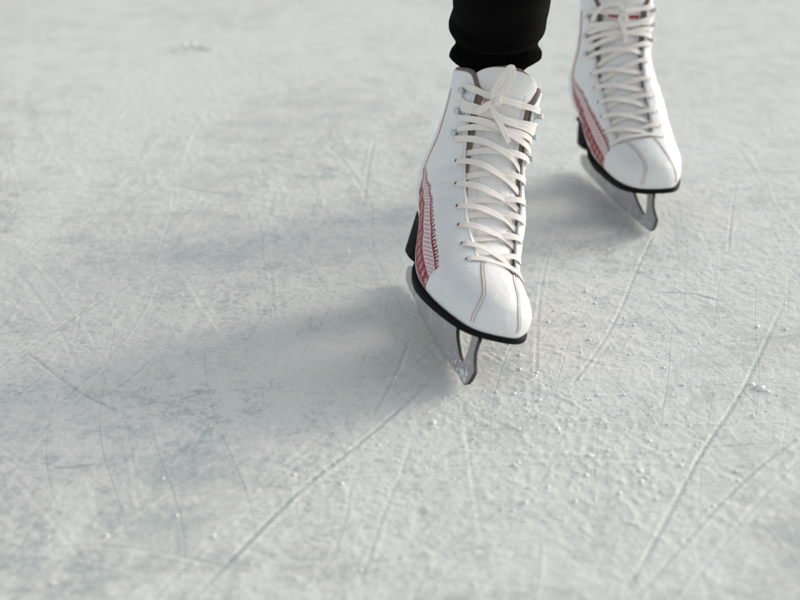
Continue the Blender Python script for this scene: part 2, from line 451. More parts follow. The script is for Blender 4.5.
def build_blade(root, m):
    top = .0545
    bottom = []
    # toe picks, then the rocker
    picks = [(-.1418, .0260), (-.1425, .0222), (-.1408, .0212), (-.1414, .0175), (-.1394, .0164), (-.1396, .0128), (-.1370, .0118), (-.1366, .0084), (-.1334, .0076), (-.1295, .0040)]
    rock = [(y, (y+.0)**2/3.6*(1 if y < 0 else 1)) for y in np.linspace(-.125, .135, 40)]
    tail = [(.142, .0080), (.1465, .0130), (.1470, .0185), (.1430, .0225), (.134, .0240)]
    topedge = [(.118, .0245), (.108, .0275), (.1045, .036), (.1050, .0460), (.1080, top), (.060, top), (.0620, .046), (.0600, .036), (.0540, .0290), (.040, .0255),
               (.015, .0240), (-.004, .0255), (-.016, .0300), (-.024, .0385), (-.0265, .0460), (-.0270, top), (-.1245, top), (-.1242, .046), (-.1265, .038), (-.1345, .031)]
    outer = picks+rock+tail+topedge
    h1 = smooth_poly([(-.0680, .0512), (-.0600, .0512), (-.0575, .0430), (-.0660, .0315), (-.0850, .0225), (-.1000, .0180), (-.1085, .0195), (-.1110, .0300), (-.1090, .0430), (-.1040, .0510), (-.0900, .0520)], 5)
    h2 = smooth_poly([(-.043, .0498), (-.0350, .0492), (-.0325, .0430), (-.0380, .0375), (-.0450, .0410)], 5)
    h3 = smooth_poly([(.074, .048), (.092, .048), (.093, .036), (.083, .030), (.074, .036)], 5)
    b = plate_from_profile('blade', outer, [h1, h2, h3], .0023, .0004, MAT['blade'], root)
    # frost and shavings clinging to the front of the runner
    fr = MB(); rf = random.Random(3)
    for k in range(150):
        y = -.131+abs(rf.gauss(0, .028)); z = min(.034, .004+abs(rf.gauss(0, .010)))+max(0, (-.118-y))*.3; rr_ = .0009*math.exp(rf.gauss(0, .45)); sx = rf.choice((-1, -1, 1))
        if -.106 < y < -.066 and z > .019: continue
        a = rf.uniform(0, 6.3)
        fr.add([(sx*(.0021+.0004)+p*rr_*.55, y+(o*math.cos(a)-t*math.sin(a))*rr_*rf.uniform(.8, 1.4), z+(o*math.sin(a)+t*math.cos(a))*rr_*rf.uniform(.7, 1.3)) for p, o, t in ICO_V], ICO_F)
    fr.build('frost', MAT['frost'], b, mirror=m)
    # mounting plates with a rounded outline
    def plate(name, y0, y1, w0, w1, z):
        n = 40; V = []; L = []
        for k in range(n):
            a = 2*PI*k/n; c, s = math.cos(a), math.sin(a)
            y = (y0+y1)/2+(y1-y0)/2*math.copysign(abs(c)**.6, c); f = (y-y0)/(y1-y0)
            x = (w0+(w1-w0)*f)*math.copysign(abs(s)**.6, s); L.append((x+(.006 if y < -.07 else 0), y))
        for z_ in (z, z+.0024): V += [(x, y, z_) for x, y in L]
        F = [tuple(reversed(range(n))), tuple(range(n, 2*n))]+[(k, (k+1) % n, n+(k+1) % n, n+k) for k in range(n)]
        o = mesh_obj(name, V, F, MAT['blade'], b, smooth=False, mirror=m)
    plate('sole_plate', -.122, -.018, .016, .026, .0545)
    plate('heel_plate', .050, .118, .022, .020, .0530)
    return b

def build_sole(root, m):
    # forefoot sole: follows the outline of the upper, from toe to arch and on under the heel
    sv = np.r_[np.linspace(.35, 1, 8), np.linspace(1.15, 10.2, 60)]
    R = ringp(sv)
    y = R[:, 2]; zt = np.where(R[:, 2] < -.05, .0692, R[:, 3]+.0037)
    hw = R[:, 4].copy()
    # width of the upper a little above its bottom edge
    hw = np.array([S0(s, np.linspace(1.6, 2.95, 40))[:, 0].max()-ringp(s)[0][5] for s in sv])+.0012
    y = y.copy(); e_ = .0016*np.clip((-.09-y)/.05, 0, 1); y -= e_
    hw = hw*np.interp(y, [-.05, -.01, .03, .12], [1, .93, .70, .68]);
    th = np.interp(y, [-.15, -.03, .01, .05, .12], [.0065, .0068, .0060, .005, .005])
    cx = R[:, 5]
    prof = [(-.96, 1), (-1, .85), (-1, .2), (-.97, 0), (-.5, 0), (0, 0), (.5, 0), (.97, 0), (1, .2), (1, .85), (.96, 1), (.5, 1), (0, 1), (-.5, 1)]
    V = []
    for k in range(len(sv)):
        for a, b in prof: V.append((cx[k]+a*hw[k], y[k], zt[k]-th[k]+b*th[k]))
    n = len(prof); F = grid_faces(len(sv), n, closed=True); F.append(tuple(range(n))); F.append(tuple(reversed(range((len(sv)-1)*n, len(sv)*n))))
    # toe of the sole turned up a touch
    V = [(x, yy, z+max(0, -.120-yy)**2*2.0) for x, yy, z in V]
    s = mesh_obj('sole', V, F, MAT['sole'], root, mirror=m); merge(s, 1e-6)
    bv = s.modifiers.new('bevel', 'BEVEL'); bv.width = .0006; bv.segments = 2; bv.angle_limit = math.radians(40)
    # stacked heel
    V = []; levels = np.linspace(0, 1, 9); n = 48
    for f in levels:
        z = .0555+(.1030-.0555)*f; g = .0035*f
        for k in range(n):
            a = 2*PI*k/n; c, s_ = math.cos(a), math.sin(a)
            yy = .084+math.copysign(abs(c)**.75, c)*(.033+g if c > 0 else .032+.014*f*f)
            V.append((math.copysign(abs(s_)**.7, s_)*(.0310+g*.3), yy, z))
    F = grid_faces(len(levels), n, closed=True); F.append(tuple(reversed(range(n)))); F.append(tuple(range((len(levels)-1)*n, len(levels)*n)))
    h = mesh_obj('heel', V, F, MAT['heel'], root, mirror=m)
    bv = h.modifiers.new('bevel', 'BEVEL'); bv.width = .001; bv.segments = 2; bv.angle_limit = math.radians(50)

def build_tongue(root, m, text_sign, text, bars):
    s = np.r_[np.linspace(4.9, 15.9, 80), 15.9+.9*np.sin(np.linspace(.06, PI/2, 22))]; nc = 41
    hw = (gap_g(np.maximum(s, 5.6))+.005)*np.where(s < 15.9, np.interp(s, [4.9, 5.3], [.8, 1]), np.sqrt(np.clip(1-((s-15.9)/.93)**2, .02, 1)))
    P = []; N = []
    for k, sk in enumerate(s):
        u = np.linspace(-1, 1, nc)
        # top corners are rounded: the edge columns stop lower
        t = t_of_x(np.full(nc, sk), np.clip(gap_c(sk)+u*hw[k], -.046, .046))
        off = -.0058 + .0012*max(0, (sk-13)/3.7)
        P.append(S(np.full(nc, sk), t, off))
    P = np.array(P)
    o = mesh_obj('tongue', P.reshape(-1, 3), grid_faces(len(s), nc), MAT['tongue'], root, mirror=m); merge(o, 1e-6)
    if sum(p.normal.y*p.area for p in o.data.polygons) > 0: o.data.flip_normals()
    sm = o.modifiers.new('thick', 'SOLIDIFY'); sm.thickness = .002; sm.offset = -1
    # felt backing that shows as a brown edge
    P = P.copy(); Pn = norm(np.cross(np.gradient(P, axis=0), np.gradient(P, axis=1)))
    if Pn[40, 20, 1] > 0: Pn = -Pn
    G = P - Pn*.0028
    ctr = G[:, nc//2:nc//2+1]
    G = ctr+(G-ctr)*1.035; G[-14:, :, 2] += (np.linspace(0, 1, 14)**2*.0022)[:, None]
    b = mesh_obj('tongue_lining', G.reshape(-1, 3), grid_faces(len(s), nc), MAT['lining'], o, mirror=m)
    sm = b.modifiers.new('thick', 'SOLIDIFY'); sm.thickness = .0045; sm.offset = -1
    # seams down the tongue
    for sg in (-1, 1):
        mb = MB()
        for dx in (.0, .0016):
            ss = np.linspace(7.2, 15.6, 110)
            pp = S(ss, t_of_x(ss, gap_c(ss)+sg*(.0205+dx)), -.0056+.0012*np.clip((ss-13)/3.7, 0, 1))
            for k in range(0, 108, 2): tube(mb, pp[k:k+2], .00022, 4)
        mb.build('seam', MAT['thread_white'], o, mirror=m)
    # red lettering, mostly under the laces
    mb = MB()
    def stroke(pts, w):
        q = np.array(pts); P = S(q[:, 0], t_of_x(q[:, 0], q[:, 1]), -.0052+.0012*np.clip((q[:, 0]-13)/3.7, 0, 1)); ribbon(mb, P, SN(q[:, 0], t_of_x(q[:, 0], q[:, 1])), w, .0003, 12)
    c0 = -.0365*m if m > 0 else -.020
    if m > 0:
        for k in range(4):
            x = -.0305+.0027*k; stroke([(14.30-.03*k, x-.0012), (14.42-.03*k, x), (14.56-.03*k, x+.0008)], .0011)
        stroke([(14.18, -.0205), (14.30, -.0190), (14.40, -.0170)], .0012)
    else:
        stroke([(14.22, .0295), (14.14, .0230), (14.06, .0150)], .0030)
        stroke([(14.02, .0090), (14.00, .0040), (14.00, -.0050), (14.04, -.0140), (14.10, -.0160)], .0044)
        for k in range(5):
            x = .0300-.0032*k; stroke([(14.40, x), (14.52, x+.0008)], .0013)
    mb.build('lettering', MAT['red_print'], o, mirror=m)
    return o

# ------------------------------------------------------------------ lacing
EYE_L = [5.6, 6.6, 7.55, 8.45, 9.55, 10.85]; EYE_R = [5.85, 6.95, 7.8, 8.6, 9.5, 10.5]
HOOK_L = [12.35, 13.6, 14.75]; HOOK_R = [11.9, 13.15, 14.4]
def levels(sg): return (EYE_L+HOOK_L) if sg < 0 else (EYE_R+HOOK_R)
EYE_D = [.0150, .0130, .0110, .0100, .0100, .0100, .0115, .0115, .0115]
_tc = {}
def eye(k, sg, extra=0.0):
    """(s, t) of the k-th fastening on one side"""
    key = (MS, k, sg, extra)
    if key not in _tc:
        s = levels(sg)[k]; d = EYE_D[k]*(1 if sg < 0 else .8)+extra
        _tc[key] = (s, t_arc(s, float(t_edge(max(s, SG+.4), sg)), sg*d))
    return _tc[key]

def build_eyelets(root, upper, m):
    for k_ in range(6):
        for sg in (-1, 1):
            s, t = eye(k_, sg); p = S(s, t, .0002); n = SN(s, t); e = norm(S0(s+.05, t)-S0(s-.05, t)); b = np.cross(n, e)
            mb = MB(); ring = []
            for j in range(20):
                a = 2*PI*j/20; ring.append(p+(math.cos(a)*e+math.sin(a)*b)*.0026)
            ring.append(ring[0]); V = []
            for j in range(20):
                a = 2*PI*j/20; d = math.cos(a)*e+math.sin(a)*b
                for q in range(6):
                    c = 2*PI*q/6; V.append(p+d*(.0024+.0006*math.cos(c))+n*(.0005*math.sin(c)))
            F = [(j*6+q, j*6+(q+1) % 6, ((j+1) % 20)*6+(q+1) % 6, ((j+1) % 20)*6+q) for j in range(20) for q in range(6)]
            mb.add(V, F)
            o = mb.build('eyelet', MAT['hookwhite'], root, mirror=m)
            mb = MB(); V = [p+(math.cos(2*PI*j/16)*e+math.sin(2*PI*j/16)*b)*.0020+n*.00025 for j in range(16)]
            mb.add(V, [tuple(range(16))]); h = mb.build('hole', MAT['dark'], o, mirror=m, smooth=False)
    for k_ in range(6, 9):
        for sg in (-1, 1):
            s, t = eye(k_, sg); p = S(s, t, 0); n = SN(s, t); e = norm(S0(s+.05, t)-S0(s-.05, t)); b = np.cross(n, e)*1.0
            out = b if (b[0]*sg > 0) else -b        # away from the gap
            mb = MB()
            tube(mb, [p-n*.001, p+n*.0014, p+n*.0016], [.0042, .0042, .0034], 20)
            o = mb.build('lace_hook', MAT['hookwhite'], root, mirror=m)
            mb = MB()
            for k in (-1, 1):
                c = p+e*.0016*k
                tube(mb, [c+n*.0010-out*.0010, c+n*.0034-out*.0006, c+n*.0056+out*.0012, c+n*.0062+out*.0036, c+n*.0050+out*.0052], [.0009, .0009, .0010, .0010, .0007], 8, 14)
            mb.build('prong', MAT['hookmetal'], o, mirror=m); mb = MB()
            V = []
            for zz in (.0060, .0070):
                V += [p+n*zz+out*(.0030+.0034*math.cos(2*PI*j/14))+e*.0034*math.sin(2*PI*j/14) for j in range(14)]
            mb.add(V, [tuple(reversed(range(14))), tuple(range(14, 28))]+[(j, (j+1) % 14, 14+(j+1) % 14, 14+j) for j in range(14)])
            mb.build('hook_cap', MAT['hookwhite'], o, mirror=m)

def x_of_t(s, t):
    R = ringp(s)[0]; return float(R[4]*np.sign(np.sin(t))*abs(np.sin(t))**(2/R[6]))

def strand(mb, a, b, offs, w=.0070, th=.0010, n=34, sag=0.0, wj=.03):
    """lace from (s, t) a to (s, t) b over the surface; offs = list of (fraction, height above the surface)"""
    f = np.linspace(0, 1, 15)
    xa, xb = x_of_t(*a), x_of_t(*b)
    s = a[0]+(b[0]-a[0])*f - sag*np.sin(f*PI); x = xa+(xb-xa)*f
    t = t_of_x(s, x)
    wA = np.clip(1-f*4, 0, 1); wB = np.clip(f*4-3, 0, 1)      # keep the exact ends near the sides of the boot
    tl = a[1]+(b[1]-a[1])*f
    t = t*(1-np.maximum(wA, wB)**2)+np.where(f < .5, a[1], b[1])*np.maximum(wA, wB)**2
    off = np.interp(f, [q[0] for q in offs], [q[1] for q in offs])
    P = S(s, t, off); N = SN(s, t)
    ribbon(mb, P, N, w, th, n, wj=wj)

def build_laces(root, m, bow, top_first):
    mb = MB()
    # bottom bar
    strand(mb, eye(0, -1), eye(0, 1), [(0, .0002), (.06, .0016), (.2, .0022), (.5, .0010), (.8, .0022), (.94, .0016), (1, .0002)], sag=.12)
    for k in range(1, 6):
        for sg in (1, -1):      # the strand that starts on the image-left side lies on top
            hi = (sg == -m)
            a = eye(k, sg); sb = levels(-sg)[k-1]+.30
            e = t_arc(sb, float(t_edge(max(sb, SG+.35), -sg)), -sg*.0045)
            strand(mb, a, (sb+random.uniform(-.12, .12), e), [(0, .0003), (.05, .0018), (.16, .0024), (.30, .0004 if not hi else .0018), (.5, -.0026 if not hi else -.0004), (.72, -.0030 if not hi else -.0016), (.86, -.0036), (1, -.0040)], sag=random.uniform(-.04, .20), wj=.05)
    # hooks: two strands leave each hook, one from above and one from below
    for k in range(6, 9):
        for sg in (1, -1):
            hi = (sg == -m)
            s, tb = eye(k, sg, .0022); lo = s-.20-(.34 if k == 8 else .08 if k == 7 else 0)
            if k == 6:
                sb = levels(-sg)[5]+.35; dest = (sb, t_arc(sb, float(t_edge(sb, -sg)), -sg*.004)); tail = [(.86, -.0034), (1, -.004)]
            else:
                q = eye(k-1, -sg, .0012); dest = (q[0]+.24, q[1]); tail = [(.86, .0030), (1, .0034)]
            strand(mb, (lo, tb), dest, [(0, .0028), (.12, .0034), (.3, .0016 if not hi else .003), (.5, .0004 if not hi else .0022), (.7, .0006 if not hi else .0014)]+tail, sag=random.uniform(.03, .14)+(.42 if k == 8 else 0), wj=.05)
            u = np.linspace(0, 1, 7)      # round the back of the hook
            ss = lo+(s+.22-lo)*u; tt = tb+sg*.05*np.sin(u*PI)
            ribbon(mb, S(ss, tt, .0030), SN(ss, tt), .0046, .0010, 12)
    # the last pair runs from the top hooks to the knot
    kn = KNOT[m]
    for sg in (1, -1):
        q = eye(8, sg, .0012); t_k = float(t_of_x(kn[0], kn[1]))
        strand(mb, (q[0]+.34, q[1]), (kn[0]+.26, t_k), [(0, .0032), (.15, .0030), (.5, .0016), (.85, .0040), (1, .0050)], sag=.06, wj=.05)
    o = mb.build('laces', MAT['lace'], root, mirror=m)
    # bow: ribbons given in (s, x, height) on the boot front
    for item in bow:
        q = np.array(item['q'], float)
        t = t_of_x(q[:, 0], q[:, 1]); P = S(q[:, 0], t, q[:, 2]); N = SN(q[:, 0], t)
        mb = MB()
        if 'up' in item:      # ribbon standing on edge: its flat side looks along the loop's axis
            T = norm(np.gradient(P, axis=0)); a = np.array(item['up'], float)*np.array([1, 1, 1]); N = norm(np.cross(T, a))
        ribbon(mb, P, N, item.get('w', .0068), item.get('th', .0014), max(24, len(P)*8), wj=.04)
        mb.build(item['name'], MAT['lace'], o, mirror=m)
    return o

def stitches(mb, pts, off, pitch=.0026, length=.0019, r=.00028):
    """dashed thread along a polyline of (s, t)"""
    C = catmull(pts, 400); P = S(C[:, 0], C[:, 1], off)
    L = np.r_[0, np.cumsum(np.linalg.norm(np.diff(P, axis=0), axis=1))]
    k = 0
    while (k*pitch+length) < L[-1]:
        a = [np.array([np.interp(k*pitch+length*f, L, P[:, j]) for j in range(3)]) for f in (0, .5, 1)]
        tube(mb, a, r, 5); k += 1

def shift(pts, dt):      # offset a polyline sideways in t
    return [(s, t+dt) for s, t in pts]

# toe seams in (s, t): from the throat to the sole either side
SEAM_L = [(5.3, -.16), (4.5, -.28), (3.6, -.42), (2.8, -.62), (2.15, -1.0), (1.8, -1.6)]
SEAM_R = [(5.3, .56), (4.5, .47), (3.5, .42), (2.5, .47), (1.7, .75), (1.2, 1.5)]

def build_stitching(root, upper, m):
    for seam in (SEAM_L, SEAM_R):
        mb = MB()
        C = catmull(seam, 40); E = norm(np.gradient(S0(C[:, 0], C[:, 1]), axis=0)); Nn = SN(C[:, 0], C[:, 1]); Bn = norm(np.cross(E, Nn))
        for d in (-.0016, .0016):
            P = S0(C[:, 0], C[:, 1])+Nn*.0003+Bn*d
            L = np.r_[0, np.cumsum(np.linalg.norm(np.diff(P, axis=0), axis=1))]; k = 0
            while k*.0026+.002 < L[-1]:
                tube(mb, [np.array([np.interp(k*.0026+.0020*f, L, P[:, j]) for j in range(3)]) for f in (0, .5, 1)], .00034, 5); k += 1
        mb.build('toe_stitching', MAT['thread'], upper, mirror=m)
    # welt between the panels
    for seam in (SEAM_L, SEAM_R):
        mb = MB(); C = catmull(seam, 60); P = S(C[:, 0], C[:, 1], .0001); ribbon(mb, P, SN(C[:, 0], C[:, 1]), .0019, .0009, 60)
        mb.build('toe_seam', MAT['leather'], upper, mirror=m)
    for sg in (-1, 1):
        mb = MB()
        for d in (.0028,):
            ss = np.linspace(SG+.35, 15.0, 60); tt = np.array([t_arc(q, float(t_edge(q, sg)), sg*d) for q in ss]); stitches(mb, list(zip(ss, tt)), .0003, .0030, .0021, .00024)
        mb.build('eyestay_stitching', MAT['thread_white'], upper, mirror=m)
    # edge of the eyestay: pale cut leather
def build_lining(root, m):
    # padded collar: inner shell and a soft roll along the top edge and down the eyestays
    Sg, Tg = upper_grid(7.0, 0, nr=60, nc=90, extra=.02, inset=-.012, top_inset=.13)
    keep = S(Sg, Tg, -.0034)
    o = mesh_obj('lining', keep.reshape(-1, 3), grid_faces(*Sg.shape), MAT['lining'], root, mirror=m); merge(o, 1e-6)
    sm = o.modifiers.new('thick', 'SOLIDIFY'); sm.thickness = .0026; sm.offset = -1
    mb = MB()
    th = np.linspace(0, 1, 100); tR, tL = float(t_edge(16., 1)), float(t_edge(16., -1))
    a = tR-.11+(2*PI-tR+tL+.22)*th; a = np.where(a > PI, a-2*PI, a)
    sT = smax(a, tR, tL)+.05
    P = S(np.minimum(sT, 17), a, -.0052)
    tube(mb, P, [.0012, .0026, .0034]+[.0036]*94+[.0034, .0026, .0012], 10)
    for sg in (1, -1):
        ss = np.linspace(9.0, 15.0, 40); P = S(ss, t_edge(ss, sg)-sg*.12*np.clip((ss-9)/4, 0, 1), -.0050)
        tube(mb, P, [.0016]*20+list(np.linspace(.0016, .0028, 20)), 8)
    mb.build('collar_padding', MAT['lining'], o, mirror=m)

def build_skate(name, m, loc, yaw, pitch, roll, label, bow):
    global SKEW, MS
    SKEW = .006*m; MS = m
    root = bpy.data.objects.new(name, None); COL.objects.link(root)
    root.location = loc
    Mx = Matrix.Rotation(yaw, 4, 'Z') @ Matrix.Rotation(pitch, 4, 'X') @ Matrix.Rotation(roll, 4, 'Y')
    root.rotation_euler = Mx.to_euler()
    tag(root, label, 'ice skate', "pair of ice skates on the skater's feet")
    up = build_upper(root, m)
    build_sole(root, m); build_blade(root, m); build_tongue(root, m, 0, '', 0); build_lining(root, m)
    build_eyelets(root, up, m); build_stitching(root, up, m); build_laces(root, m, bow, True)
    return root
#BOW#
KNOT = {1: (14.35, -.0175), -1: (14.2, .0145)}
BOW1 = [
 dict(name='bow_loop', w=.0072, q=[(14.4, -.0200, .006), (15.0, -.0215, .009), (15.7, -.0200, .012), (16.4, -.0176, .014), (16.85, -.0150, .015), (16.90, -.0120, .014), (16.4, -.0108, .012), (15.7, -.0128, .010), (15.0, -.0160, .008), (14.4, -.0185, .007)]),
 dict(name='bow_loop', w=.0078, q=[(14.3, -.0190, .0065), (14.1, -.0225, .0085), (13.85, -.0262, .0080), (13.55, -.0305, .0058), (13.45, -.0315, .0048)]),
 dict(name='lace_end', w=.0062, q=[(14.3, -.0190, .0050), (13.9, -.0200, .0060), (13.4, -.0150, .0055), (12.9, -.0085, .0045), (12.4, -.0025, .0040), (11.95, .0038, .0036)]),
 dict(name='knot', w=.0075, th=.003, q=[(14.62, -.0205, .0035), (14.55, -.0185, .0078), (14.30, -.0165, .0085), (14.05, -.0160, .0040)])]
BOW2 = [
 dict(name='bow_loop', w=.0062, q=[(14.0, .0430, .005), (14.45, .0400, .008), (14.9, .0350, .011), (15.2, .0270, .012), (15.1, .0190, .012), (14.6, .0120, .010), (13.9, .0085, .008), (13.5, .0080, .0065)]),
 dict(name='lace_end', w=.0068, q=[(14.1, .0155, .0060), (13.6, .0150, .0075), (13.0, .0120, .0070), (12.5, .0090, .0060), (12.1, .0080, .0055), (11.85, .0082, .0050)]),
 dict(name='bow_loop', w=.0066, q=[(14.2, .0150, .0060), (14.7, .0120, .0090), (15.3, .0060, .0115), (15.9, .0000, .0130), (16.5, -.0040, .0130)]),
 dict(name='knot', w=.0075, th=.003, q=[(14.5, .0165, .0035), (14.4, .0150, .0078), (14.15, .0130, .0085), (13.9, .0125, .0040)])]
R1 = build_skate('ice_skate', 1, (.0375, 1.207, .0), math.radians(12.6), math.radians(-.2), math.radians(18.6),
    'white figure skate in front, leaning over, in sharp focus below the black trouser leg', BOW1)
R2 = build_skate('ice_skate', -1, (.312, 1.636, .0), math.radians(12.0), math.radians(.5), math.radians(2.2),
    'white figure skate standing upright further back, cut off by the top of the picture', BOW2)

# ------------------------------------------------------------------ ice of the rink: a displaced sheet with snow dust, worn patches and skate grooves
_G = RNG.normal(size=(256, 256, 2)); _G = norm(_G)
def perlin(x, y, seed=0):
    x = x+seed*17.31; y = y+seed*5.77
    xi = np.floor(x).astype(np.int64); yi = np.floor(y).astype(np.int64); fx = (x-xi).astype(np.float32); fy = (y-yi).astype(np.float32)
    u = fx*fx*fx*(fx*(fx*6-15)+10); v = fy*fy*fy*(fy*(fy*6-15)+10)
    def g(i, j, dx, dy):
        q = _G[i & 255, j & 255]; return q[..., 0]*dx+q[..., 1]*dy
    a = g(xi, yi, fx, fy); b = g(xi+1, yi, fx-1, fy); c = g(xi, yi+1, fx, fy-1); d = g(xi+1, yi+1, fx-1, fy-1)
    return (a+(b-a)*u+((c+(d-c)*u)-(a+(b-a)*u))*v)*1.5
def fbm(x, y, seed, oct=4, gain=.5):
    t = 0; a = 1; n = 0
    for k in range(oct):
        t = t+a*perlin(x*2**k, y*2**k, seed+k*3); n += a; a *= gain
    return t/n
def sstep(a, b, x):
    t = np.clip((x-a)/(b-a), 0, 1); return t*t*(3-2*t)

def axis_samples(lo, hi, step, far):
    mid = np.arange(lo, hi, step); out = [mid]; 
    for sgn, e in ((1, hi), (-1, lo)):
        q = []; d = step; p = e
        while abs(p) < far:
            p += sgn*d; q.append(p); d *= 1.028
        out.append(np.array(q))
    return np.sort(np.concatenate(out))
gx = axis_samples(-.62, .66, .0017, 45)
ys = [.66]; 
while ys[-1] < 3.2: ys.append(ys[-1]+.0019*max(.8, ys[-1]))
d_ = ys[-1]-ys[-2]
while ys[-1] < 60: d_ *= 1.04; ys.append(ys[-1]+d_)
lo = []; p_ = .66; d_ = .002
while p_ > -45: d_ *= 1.05; p_ -= d_; lo.append(p_)
gy = np.array(sorted(lo)+ys)
X, Y = np.meshgrid(gx, gy)
warp = .03*fbm(X*6, Y*6, 3, 3); Xw = X+warp; Yw = Y+.03*fbm(X*6, Y*6, 9, 3)
n_big = fbm(Xw*2.6, Yw*2.6, 21, 5, .55)
n_mid = fbm(Xw*14, Yw*14, 33, 5, .6)
n_sm = fbm(Xw*70, Yw*70, 41, 4, .6)
n_gr = fbm(X*210, Y*210, 55, 3, .6)
snow = .68+.34*n_big+.42*n_mid+.38*n_sm
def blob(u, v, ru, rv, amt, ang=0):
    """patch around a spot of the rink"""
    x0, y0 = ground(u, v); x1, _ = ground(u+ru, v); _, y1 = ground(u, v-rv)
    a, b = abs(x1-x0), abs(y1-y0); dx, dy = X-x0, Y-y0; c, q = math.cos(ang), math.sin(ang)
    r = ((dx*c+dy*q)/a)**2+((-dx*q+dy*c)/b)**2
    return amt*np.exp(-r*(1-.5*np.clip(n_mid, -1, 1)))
for q in [(190, 420, 60, 60, -.40), (95, 510, 70, 55, -.34), (60, 570, 50, 30, -.34), (150, 540, 70, 40, -.25), (480, 432, 45, 14, -.42), (570, 425, 55, 12, -.34), (785, 530, 45, 60, -.45), (745, 480, 30, 30, -.25), (340, 130, 110, 60, -.22), (250, 260, 120, 60, -.16),
          (10, 130, 20, 30, -.4), (15, 270, 25, 60, -.3), (20, 105, 22, 8, -.5), (188, 49, 17, 4, -.7), (60, 94, 30, 4, -.35), (700, 90, 90, 20, -.10),
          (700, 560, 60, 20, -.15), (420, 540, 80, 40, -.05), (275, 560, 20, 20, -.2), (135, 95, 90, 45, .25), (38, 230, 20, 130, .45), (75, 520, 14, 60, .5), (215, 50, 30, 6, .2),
          (600, 470, 130, 40, .35), (640, 400, 120, 35, .25), (420, 420, 60, 30, .28), (390, 470, 50, 40, .3), (600, 90, 160, 90, .12), (720, 320, 120, 60, .18), (100, 60, 150, 60, .10), (360, 40, 200, 30, .15), (440, 330, 40, 60, .22), (500, 560, 120, 40, .15), (370, 310, 80, 45, .38), (290, 370, 90, 40, .30), (230, 300, 70, 40, .22), (430, 365, 30, 25, .3)]:  # last patches: frost plus painted lightening of the shadow left of the front skate
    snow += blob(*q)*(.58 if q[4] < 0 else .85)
grain = sstep(.2, .9, snow)
H = .0016*fbm(X*1.4, Y*1.4, 71, 3)+grain*(.0008*n_mid+.0008*n_sm+.0008*np.abs(n_gr))+.0003*n_gr
# lumps of scraped snow
lump = np.clip(perlin(X*95, Y*95, 91)-.18, 0, 1)*np.clip(.2+n_big+.8*n_mid, 0, 1)*2
for q in ((600, 480, 120, 45, 1.1), (520, 400, 90, 35, .7), (640, 420, 120, 30, .8), (430, 410, 50, 25, .9)): lump += np.clip(perlin(X*110, Y*110, 95)-.05, 0, 1)*blob(*q)
H += .0016*lump*(.6+.4*n_gr); snow += .5*lump
# grooves
def px_line(pts): return np.array([ground(*p) for p in pts])
def carve(P, w, depth, ridge, snowy=0.0, side=0):
    """w groove half width (m)"""
    global H, snow
    P = catmull(P, max(6, len(P)*6)); R_ = w*7
    for k in range(len(P)-1):
        a_, b_ = P[k], P[k+1]
        i0, i1 = np.searchsorted(gx, [min(a_[0], b_[0])-R_, max(a_[0], b_[0])+R_]); j0, j1 = np.searchsorted(gy, [min(a_[1], b_[1])-R_, max(a_[1], b_[1])+R_])
        if i1 <= i0 or j1 <= j0: continue
        x, y = X[j0:j1, i0:i1], Y[j0:j1, i0:i1]; e = b_-a_; L2 = e@e
        if L2 < 1e-10: continue
        t = ((x-a_[0])*e[0]+(y-a_[1])*e[1])/L2
        tc = np.clip(t, 0, 1)
        if 0 < k < len(P)-2: m_ = (t >= 0) & (t < 1)
        else: m_ = (t > -.3) & (t < 1.3) if 0 in (k, ) or k == len(P)-2 else (t >= 0) & (t < 1)
        d = np.hypot(x-a_[0]-tc*e[0], y-a_[1]-tc*e[1])
        sd_ = np.sign((x-a_[0])*e[1]-(y-a_[1])*e[0])
        br = np.clip(.75+.9*n_sm[j0:j1, i0:i1]+.5*n_mid[j0:j1, i0:i1], 0, 1.3)      # the line breaks up along its way
        f = (k+.5)/(len(P)-1); fade = min(1, f*6, (1-f)*6)
        g = np.exp(-(d/w)**2)*m_*br*fade
        rr = np.exp(-((d-2.4*w)/(1.3*w))**2)*m_*br*fade*(1 if side == 0 else np.where(sd_ == side, 1.3, .35))
        H[j0:j1, i0:i1] += -depth*g+ridge*rr*(1+.8*n_gr[j0:j1, i0:i1])
        snow[j0:j1, i0:i1] += (snowy if snowy else -depth*600)*g+ridge*420*rr
